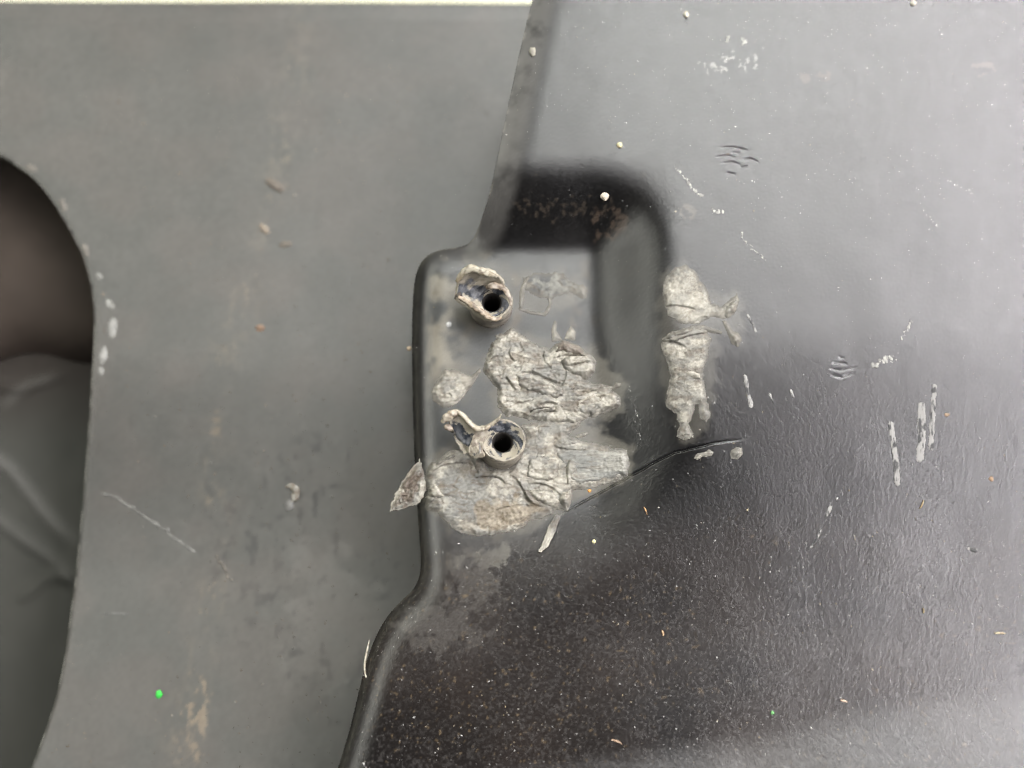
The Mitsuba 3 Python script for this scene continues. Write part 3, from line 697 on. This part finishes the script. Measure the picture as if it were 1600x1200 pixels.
def loft(key, rows, seed, colf, n=36, thick=.35, amp=.25, mat='m_torn'):
    """a torn wall through a grid of points (pixel, pixel, height), with thickness"""
    G = np.array([[P(*q) for q in r] for r in rows])
    G = CubicSpline(np.linspace(0, 1, G.shape[0]), G, axis=0)(np.linspace(0, 1, n))
    G = CubicSpline(np.linspace(0, 1, G.shape[1]), G, axis=1)(np.linspace(0, 1, n))
    u, v_ = np.meshgrid(np.linspace(0, 1, n), np.linspace(0, 1, n), indexing='ij')
    nn = (meshkit.fbm(G * 1.1 + seed * 3.3, 3, seed) - .5) * 2 * amp
    N = np.cross(np.gradient(G, axis=0), np.gradient(G, axis=1)); N /= np.linalg.norm(N, axis=-1, keepdims=True) + 1e-9
    N = np.where(N[..., 2:] < 0, -N, N)
    G = G + .45 * np.stack([meshkit.fbm(G * 1.7 + k, 3, seed + k) - .5 for k in (11, 23, 37)], -1)
    G = G + N * nn[..., None]
    A, Bt = G.reshape(-1, 3), (G - N * thick).reshape(-1, 3)
    i = np.arange(n * n).reshape(n, n)
    q = np.stack([i[:-1, :-1], i[1:, :-1], i[1:, 1:], i[:-1, 1:]], -1).reshape(-1, 4)
    F = np.vstack([q[:, [0, 1, 2]], q[:, [0, 2, 3]]])
    E = border(F)
    m = n * n
    F = np.vstack([F, F[:, ::-1] + m, np.stack([E[:, 0], E[:, 0] + m, E[:, 1] + m], 1), np.stack([E[:, 0], E[:, 1] + m, E[:, 1]], 1)])
    c = colf(u.ravel(), v_.ravel(), A)
    return put(key, np.vstack([A, Bt]), F, mat, np.vstack([c, lerp(c, TORN, np.full(len(c), .6))]))


def ring_noise(th, h, f, seed):
    return nz(np.cos(th) * 2 + 9, np.sin(th) * 2 + h * .7, f, seed, 4)


def col_stub(seed, hr, chamfer, low=-1.3):
    def f(th, r, h, k):
        outer = lerp([.15, .135, .115], [.27, .245, .20], sst(.36, .66, ring_noise(th, h, .9, seed)))
        outer = lerp(outer, [.06, .05, .043], .75 * sst(.50, .66, ring_noise(th, h, .7, seed + 1)))
        if k >= hr:      # inside: dark bore wall with whitened tears
            inn = lerp(NAVY, [.12, .125, .135], sst(.45, .65, ring_noise(th, r * 3, 1.6, seed + 5)))
            inn = lerp(inn, TORN, sst(.50, .58, ring_noise(th, r * 2, 1.3, seed + 2) + .16 * np.cos(th - low) * (r > 1.7)) * (1.0 if k < chamfer else .0))
            if k >= chamfer: inn = lerp([.022, .021, .020], [.05, .045, .04], ring_noise(th, h, 1, seed + 3))
            return inn
        return lerp(outer, TORN, sst(.42, .56, ring_noise(th, h, 1.3, seed + 4)) * (.9 if h > 4.6 else .15))
    return f


S1 = 'hollow_stub'
c0, c1 = P(767, 484, -1.1), P(769, 469, 4.3)
prof = profile([(4.0, -.3, 0), (3.7, .3, 0), (3.42, .4, 0), (3.40, 1.0, .1), (3.32, 3.2, .3), (3.22, 4.8, .6), (3.02, 5.5, 1), (2.72, 5.5, 1), (2.2, 5.1, .8), (1.65, 4.4, .4), (1.33, 3.6, .1), (1.26, 1.3, 0), (1.24, -6, 0), (.02, -6, 0)])
v, F, c = lathe(c0, c1, prof, seed=500, jag=.5, colf=col_stub(510, 28, 38))
put(S1 + '__barrel', v, F, 'm_torn', c)


def flapcol(seed, lo=.12, hi=.82, uu=.9):
    def f(u, v, A):
        w = v + .34 * (nz(u * 6, v * 6, 1.0, seed, 4) - .5) * 2
        e = np.clip((1 - sst(lo - .06, lo + .06, w)) + sst(hi - .06, hi + .06, w) + sst(uu, uu + .1, u), 0, 1)
        ins = lerp(NAVY, [.12, .124, .13], .9 * sst(.46, .66, nz(u * 9, v * 3, .8, seed + 1, 3)))
        return lerp(ins, TORN, e)
    return f


loft(S1 + '__flap', [[(788, 452, 5.4), (768, 452, 5.0), (757, 460, 4.5), (754, 474, 4.5), (760, 490, 5.2)], [(783, 436, 7.2), (757, 442, 5.8), (745, 455, 5.0), (740, 468, 5.2), (738, 481, 6.0)],
                     [(768, 426, 7.9), (740, 435, 6.3), (729, 449, 5.5), (725, 461, 5.7), (721, 471, 6.5)], [(738, 418, 8.2), (723, 430, 7.1), (716, 444, 6.3), (714, 455, 6.2), (713, 463, 6.5)]], 520, flapcol(521, .33, .80, .93), thick=.5)
rope(S1 + '__lip', [(714, 441, 7.1), (722, 428, 7.9), (736, 419, 8.5), (750, 424, 8.5), (764, 428, 8.4), (777, 433, 8.1)], [.25, .5, .58, .5, .45, .25], 530, col=[.37, .345, .265], flat=.6)
rope(S1 + '__lip', [(716, 464, 6.5), (728, 470, 6.5), (742, 480, 6.3), (757, 490, 5.9), (770, 498, 5.5), (784, 496, 5.3)], [.25, .4, .42, .42, .35, .2], 540, col=[.38, .32, .235], flat=.6)
rope(S1 + '__tip', [(721, 459, 6.3), (715, 463, 6.2), (711, 467, 5.9)], [.35, .4, .15], 545, col=[.03, .03, .035], amp=.1)
rope(S1 + '__lip', [(760, 450, 6.2), (773, 446, 6.5), (786, 451, 6.0), (795, 463, 5.8), (798, 478, 5.5)], [.4, .6, .42, .3, .2], 550, col=[.34, .30, .24], flat=.5)
labels[S1] = dict(label='hollow broken stub with a curled torn flap, nearer the dark pocket', category='broken stub')

S2 = 'hollow_stub_001'
c0, c1 = P(783, 701, -1.1), P(786, 688, 3.9)
prof = profile([(4.0, -.3, 0), (3.75, .25, 0), (3.5, .35, 0), (3.46, 1.0, .1), (3.45, 3.2, .2), (3.40, 4.7, .4), (3.22, 5.2, .8), (3.0, 5.1, .8), (2.35, 4.5, .4), (1.75, 4.0, .3), (1.42, 3.5, .1), (1.34, 1.3, 0), (1.3, -6, 0), (.02, -6, 0)])
v, F, c = lathe(c0, c1, prof, seed=560, jag=.36, colf=col_stub(573, 28, 38))
put(S2 + '__barrel', v, F, 'm_torn', c)
loft(S2 + '__flap', [[(766, 662, 5.4), (754, 674, 5.0), (750, 690, 4.9), (750, 708, 4.9)], [(744, 669, 5.7), (739, 681, 4.7), (736, 696, 4.3), (737, 713, 3.9)],
                     [(729, 656, 5.9), (722, 668, 4.8), (717, 682, 4.1), (727, 700, 3.3)], [(715, 642, 6.1), (703, 655, 5.2), (708, 672, 4.4), (721, 690, 3.1)]], 580, flapcol(581, .34, .86, .95), thick=.5, amp=.15)
loft(S2 + '__web', [[(768, 664, 5.5), (760, 680, 5.1), (754, 698, 4.9), (757, 714, 4.5)], [(754, 668, 5.6), (747, 682, 5.1), (742, 698, 4.7), (745, 715, 4.1)], [(744, 670, 5.8), (739, 683, 5.0), (733, 697, 4.6), (733, 711, 3.9)]], 585, lambda u, v, A: lerp(TORN, [.22, .19, .15], sst(.40, .65, nz(u * 3, v * 8, 1, 586))), thick=.6, amp=.12)
rope(S2 + '__lip', [(713, 640, 6.3), (722, 648, 6.2), (732, 658, 6.1), (741, 668, 6.0), (752, 671, 5.9), (766, 664, 5.8)], [.16, .3, .32, .34, .32, .2], 590, col=[.42, .385, .30], flat=.7)
rope(S2 + '__knob', [(716, 644, 5.9), (706, 647, 5.8), (697, 653, 5.6), (691, 659, 5.2)], [.4, .65, .7, .35], 595, col=[.40, .36, .285], amp=.3)
rope(S2 + '__knob', [(696, 664, 4.9), (701, 668, 4.9), (706, 671, 4.7)], [.3, .55, .3], 597, col=[.34, .29, .235], amp=.3)
rope(S2 + '__spur', [(768, 664, 5.7), (775, 658, 6.1), (780, 653, 6.5), (783, 647, 6.9)], [.3, .28, .2, .05], 600, col=[.42, .385, .30], amp=.15)
labels[S2] = dict(label='hollow broken stub with a whitened rim and one splayed arm', category='broken stub')

# ------------------------------------------------------------------ loose grit, chips and fibres


def pebble(key, px, py, r, col, seed, on='skin', sx=1.0, sy=1.0, rot=0.0, hgt=.6, **tags):
    import trimesh
    m = trimesh.creation.icosphere(subdivisions=2)
    v = np.array(m.vertices)
    v = v * (1 + .8 * (meshkit.fbm(v * 1.4 + seed, 3, seed) - .5))[:, None]
    v = v * [r * sx, r * sy, r * hgt]
    v[:, :2] = v[:, :2] @ np.array([[math.cos(rot), math.sin(rot)], [-math.sin(rot), math.cos(rot)]])
    if on == 'skin':
        w = on_skin([(px, py)], .1)[0]; zz = float(H(w[0:1], w[1:2])[0])
    else:
        w = P(px, py, -20.)[:2]
        for _ in range(4): w = P(px, py, float(B(w[0:1], w[1:2])[0]))[:2]
        zz = float(B(w[0:1], w[1:2])[0])
    v = v + [w[0], w[1], zz + r * hgt * .35]
    c = lerp(col, np.array(col) * .65, sst(.4, .65, nz(v[:, 0], v[:, 1], 2.5, seed, 3)))
    return put(key, v, m.faces, 'm_speck', c, **tags)


PALE = [.62, .58, .47]
pebble('green_fleck', 249, 1085, .58, [.05, .55, .07], 700, 'back', 1, 1.1, label='bright green plastic fleck on the dusty panel near the opening', cat='plastic fleck')
pebble('green_fleck', 1207, 1114, .27, [.14, .36, .13], 701, label='tiny green fleck near the lower edge of the glossy panel', cat='plastic fleck')
pebble('grit', 945, 307, .70, [.62, .55, .44], 702, label='round pale grain in the dark pocket above the pad', cat='grit')
pebble('grit', 968, 227, .48, [.62, .56, .34], 703, label='small yellowish grain above the dark pocket', cat='grit')
pebble('grit', 1072, 23, .58, PALE, 704, sx=.8, sy=1.1, label='pale chip near the top edge of the glossy panel', cat='grit')
pebble('grit', 1427, 5, .50, PALE, 705, label='pale grain at the very top right of the glossy panel', cat='grit')
pebble('grit', 928, 846, .30, [.66, .62, .35], 706, label='pale yellow grain in the dark area below the pad', cat='grit')
pebble('grit', 1549, 748, .36, [.34, .23, .14], 707, hgt=.4, label='orange grain near the right edge of the glossy panel', cat='grit')
pebble('grit', 1480, 648, .28, [.32, .23, .15], 708, sx=1.3, label='orange grain right of the whitened scuffs', cat='grit')
pebble('grit', 921, 767, .26, [.50, .24, .06], 709, label='orange speck under the lower torn patch', cat='grit')
pebble('grit', 701, 507, .42, [.66, .66, .64], 710, label='white grain left of the stub with the curled flap', cat='grit')
pebble('grit', 639, 545, .40, [.50, .40, .28], 711, label='tan grain on the left rim of the pad', cat='grit')
pebble('paint_chip', 832, 81, .75, [.35, .33, .27], 720, sx=.7, label='grey-cream chip on the upper left edge of the glossy panel', cat='paint chip')
pebble('paint_chip', 452, 790, .9, [.13, .13, .12], 722, 'back', .9, 1.0, 0, .35, label='dull grey chip just below the white chip on the dusty panel', cat='paint chip')
pebble('paint_chip', 430, 290, 1.7, [.135, .118, .095], 723, 'back', 1.25, .55, -.6, .25, label='faint tan smudge-like chip high on the dusty panel', cat='paint chip')
pebble('paint_chip', 413, 358, 1.3, [.22, .185, .14], 724, 'back', 1.1, .5, -.8, .25, label='tan sliver-like chip above the middle of the dusty panel', cat='paint chip')
pebble('paint_chip', 446, 382, 1.1, [.14, .125, .10], 725, 'back', 1.1, .6, .2, .25, label='dull tan chip right of the tan sliver', cat='paint chip')
pebble('paint_chip', 407, 513, .75, [.22, .15, .10], 726, 'back', 1.1, .8, 0, .4, label='small rusty chip left of the middle of the dusty panel', cat='paint chip')
for k, (a, b, r, sx, sy, rot, lab) in enumerate([(155, 432, .8, .6, 1.1, .7, 'small tilted pale burr topmost of the white row beside the opening'), (172, 476, 1.0, .6, 1.1, .6, 'tilted white burr, second from the top of the row beside the opening'), (176, 514, 1.6, .55, 1.3, 0, 'longest white burr of the row beside the opening'),
                                                 (162, 556, 1.3, .55, 1.3, -.1, 'long white burr just below the longest one beside the opening'), (158, 580, .8, .6, 1.1, 0, 'small white burr lowest of the row beside the opening'), (50, 263, 1.1, 1.2, .6, -.4, 'tan burr on the upper curve of the opening, nearest the left border'),
                                                 (99, 320, 1.3, .5, 1.2, .4, 'tan burr halfway down the curved upper rim of the opening'), (134, 392, 1.2, .5, 1.2, .4, 'tan burr low on the curved upper rim of the opening')]):
    pebble('burr', a, b, r, [.25, .25, .23] if k < 5 else [.15, .14, .12], 730 + k, 'back', sx, sy, rot, .2, label=lab, cat='burr', group='burrs along the opening')


def back_pt(px, py, dz=.1):
    w = P(px, py, -20.)
    for _ in range(4): w = P(px, py, float(B(w[0:1], w[1:2])[0]) + dz)
    return w


def back_rope(key, px, radii, seed, col, dz=.2):
    return rope(key, [(a, b, float(back_pt(a, b, dz)[2])) for a, b in px], radii, seed, col=col, amp=.3, n=24, sides=10, mat='m_speck', flat=.5)


labels[back_rope('paint_chip', [(447, 761), (456, 760), (462, 767), (461, 776), (455, 781)], [.25, .6, .75, .8, .4], 721, [.24, .235, .205])] = dict(label='white crescent-shaped chip in the middle of the dusty panel', category='paint chip')


def bead_line(key, pts, n, r, seed, col):
    """a scratch that reads as a row of whitened dots"""
    rng = np.random.default_rng(seed)
    import trimesh
    q = spline(np.array([back_pt(*p) for p in pts]), n)
    V, F, C = [], [], []
    m = trimesh.creation.icosphere(subdivisions=1)
    for k, c in enumerate(q):
        rr = r * rng.uniform(.45, 1.25)
        v = np.array(m.vertices) * [rr * rng.uniform(.9, 1.6), rr * rng.uniform(.6, 1), rr * .3]
        F.append(np.array(m.faces) + 42 * k); V.append(v + c + [*rng.normal(0, .12, 2), 0]); C.append(np.tile(np.array(col) * rng.uniform(.5, 1.1), (len(v), 1)))
    return put(key, np.vstack(V), np.vstack(F), 'm_speck', np.vstack(C))


bead_line('backing_panel__scratch', [(158, 771), (180, 777), (205, 792), (250, 824), (275, 842), (302, 861)], 46, .30, 801, [.19, .19, .175])
bead_line('backing_panel__scratch', [(163, 959), (180, 959), (202, 958)], 9, .30, 802, [.16, .16, .15])
bead_line('backing_panel__scratch', [(340, 870), (352, 890), (360, 905)], 10, .3, 803, [.13, .12, .10])


def bead_skin(pts, n, r, seed, col, spread=.1):
    rng = np.random.default_rng(seed)
    import trimesh
    w = spline(on_skin(pts, .05), n) + rng.normal(0, spread, (n, 2))
    zz = H(w[:, 0], w[:, 1])
    m = trimesh.creation.icosphere(subdivisions=1)
    V, F, C = [], [], []
    for k in range(n):
        rr = r * rng.uniform(.35, 1.3)
        V.append(np.array(m.vertices) * [rr * rng.uniform(.6, 1.3), rr * rng.uniform(.7, 1.5), rr * .35] + [*w[k], zz[k] + .02]); F.append(np.array(m.faces) + 42 * k); C.append(np.tile(np.array(col) * rng.uniform(.25, .8), (42, 1)))
    return put('moulded_panel__scratch', np.vstack(V), np.vstack(F), 'm_speck', np.vstack(C))


for i, (q, n, r, s) in enumerate([([(980, 600), (992, 640), (998, 700)], 30, .08, .3), ([(1056, 264), (1068, 276), (1080, 292), (1096, 306)], 26, .22, .12), ([(1158, 364), (1168, 382), (1180, 392), (1196, 404)], 22, .17, .14), ([(1424, 502), (1416, 516), (1408, 530)], 12, .2, .12),
                                  ([(1368, 566), (1380, 562), (1396, 558)], 22, .24, .3), ([(1114, 330), (1130, 331)], 8, .2, .15), ([(1443, 330), (1452, 340), (1462, 352)], 8, .12, .1), ([(1160, 58), (1164, 64), (1160, 70)], 9, .26, .12), ([(1134, 66), (1139, 58)], 6, .22, .1),
                                  ([(1482, 282), (1500, 292), (1520, 302)], 10, .11, .15)]):
    bead_skin(q, n, r, 820 + i, [.62, .61, .56], s)


def fibre(px, r, col, seed, label):
    pts = []
    for a, b in px:
        w = on_skin([(a, b)], .15)[0]; pts.append((a, b, float(H(w[0:1], w[1:2])[0]) + .15))
    k = rope('fibre', pts, [r * .6, r, r, r * .4], seed, col=col, amp=.1, n=18, sides=8, mat='m_speck')
    labels[k] = dict(label=label, category='fibre')


fibre([(1006, 792), (1009, 798), (1011, 804)], .13, [.50, .30, .14], 850, 'short tan fibre below the crack')
fibre([(1555, 990), (1562, 989), (1571, 990)], .15, [.66, .60, .42], 851, 'pale straw fibre near the right edge of the dark face')
fibre([(1313, 1094), (1318, 1095), (1324, 1097)], .15, [.60, .47, .36], 852, 'short pinkish fibre near the green speck')
fibre([(1442, 950), (1443, 954), (1443, 958)], .14, [.62, .52, .32], 853, 'stubby straw fibre in the dark lower right')
fibre([(1437, 795), (1441, 788), (1443, 781)], .11, [.50, .40, .24], 854, 'thin tan fibre below the whitened scuffs')
fibre([(1034, 985), (1036, 990), (1036, 994)], .18, [.60, .42, .26], 855, 'stubby tan fibre in the dark area below the pad')
fibre([(955, 1156), (963, 1158), (972, 1163)], .16, [.50, .38, .28], 856, 'tan fibre near the bottom edge of the dark face')
fibre([(572, 1058), (570, 1045), (573, 1020), (577, 1000)], .20, [.62, .60, .50], 857, 'pale sliver along the lower left rim of the glossy panel')


# dust: what nobody could count
def specks(key, pts, zs, rs, cols, label):
    o = np.array([[1, 0, 0], [0, 1, 0], [-1, 0, 0], [0, -1, 0], [0, 0, .8], [.6, .6, .3], [-.6, .5, .4]], float)
    f = np.array([[0, 5, 4], [5, 1, 4], [1, 6, 4], [6, 2, 4], [2, 3, 4], [3, 0, 4], [0, 1, 5], [1, 2, 6]])
    rng = np.random.default_rng(len(pts))
    n = len(pts)
    a = rng.uniform(0, 6.28, n); ca, sa = np.cos(a), np.sin(a)
    st = rng.uniform(.6, 1.6, (n, 1))
    V = o[None] * rs[:, None, None] * np.stack([st, 1 / st, np.ones((n, 1))], -1)
    X = V[..., 0] * ca[:, None] - V[..., 1] * sa[:, None]; Y = V[..., 0] * sa[:, None] + V[..., 1] * ca[:, None]
    V = np.stack([X + pts[:, :1], Y + pts[:, 1:2], V[..., 2] + zs[:, None]], -1)
    F = f[None] + (np.arange(n) * len(o))[:, None, None]
    put(key, V.reshape(-1, 3), F.reshape(-1, 3), 'm_speck', np.repeat(cols, len(o), 0), smooth=False, label=label, cat='dust', kind='stuff')


rng = np.random.default_rng(5)
pts = rng.uniform([-22, -62], [95, 68], (15000, 2))
keep = shapely.contains_xy(PANEL.buffer(-.3), pts[:, 0], pts[:, 1])
pts = pts[keep]
dens = .22 + .75 * sst(P(0, 640, 5)[1], P(0, 850, 5)[1], pts[:, 1]) + .25 * (nz(pts[:, 0], pts[:, 1], .08, 901, 2) > .55)
pts = pts[rng.uniform(0, 1, len(pts)) < dens]
rs = np.clip(.034 * np.exp(rng.normal(0, .55, len(pts))), .018, .2)
cols = lerp([.62, .61, .58], [.45, .34, .17], (rng.uniform(0, 1, len(pts)) < .28) * rng.uniform(.3, 1, len(pts))) * rng.uniform(.45, 1.1, (len(pts), 1))
specks('dust', pts, H(pts[:, 0], pts[:, 1]), rs, cols, 'fine pale dust specks scattered over the glossy moulded panel')
pts = rng.uniform([-88, -70], [-5, 75], (1500, 2))
pts = pts[shapely.contains_xy(BACKH.buffer(-.3), pts[:, 0], pts[:, 1])]
rs = np.clip(.09 * np.exp(rng.normal(0, .5, len(pts))), .04, .4)
cols = lerp([.17, .17, .155], [.19, .15, .105], rng.uniform(0, 1, len(pts))) * rng.uniform(.5, 1.15, (len(pts), 1))
specks('dust', pts, B(pts[:, 0], pts[:, 1]), rs, cols, 'pale dust specks scattered over the deeper dusty panel')
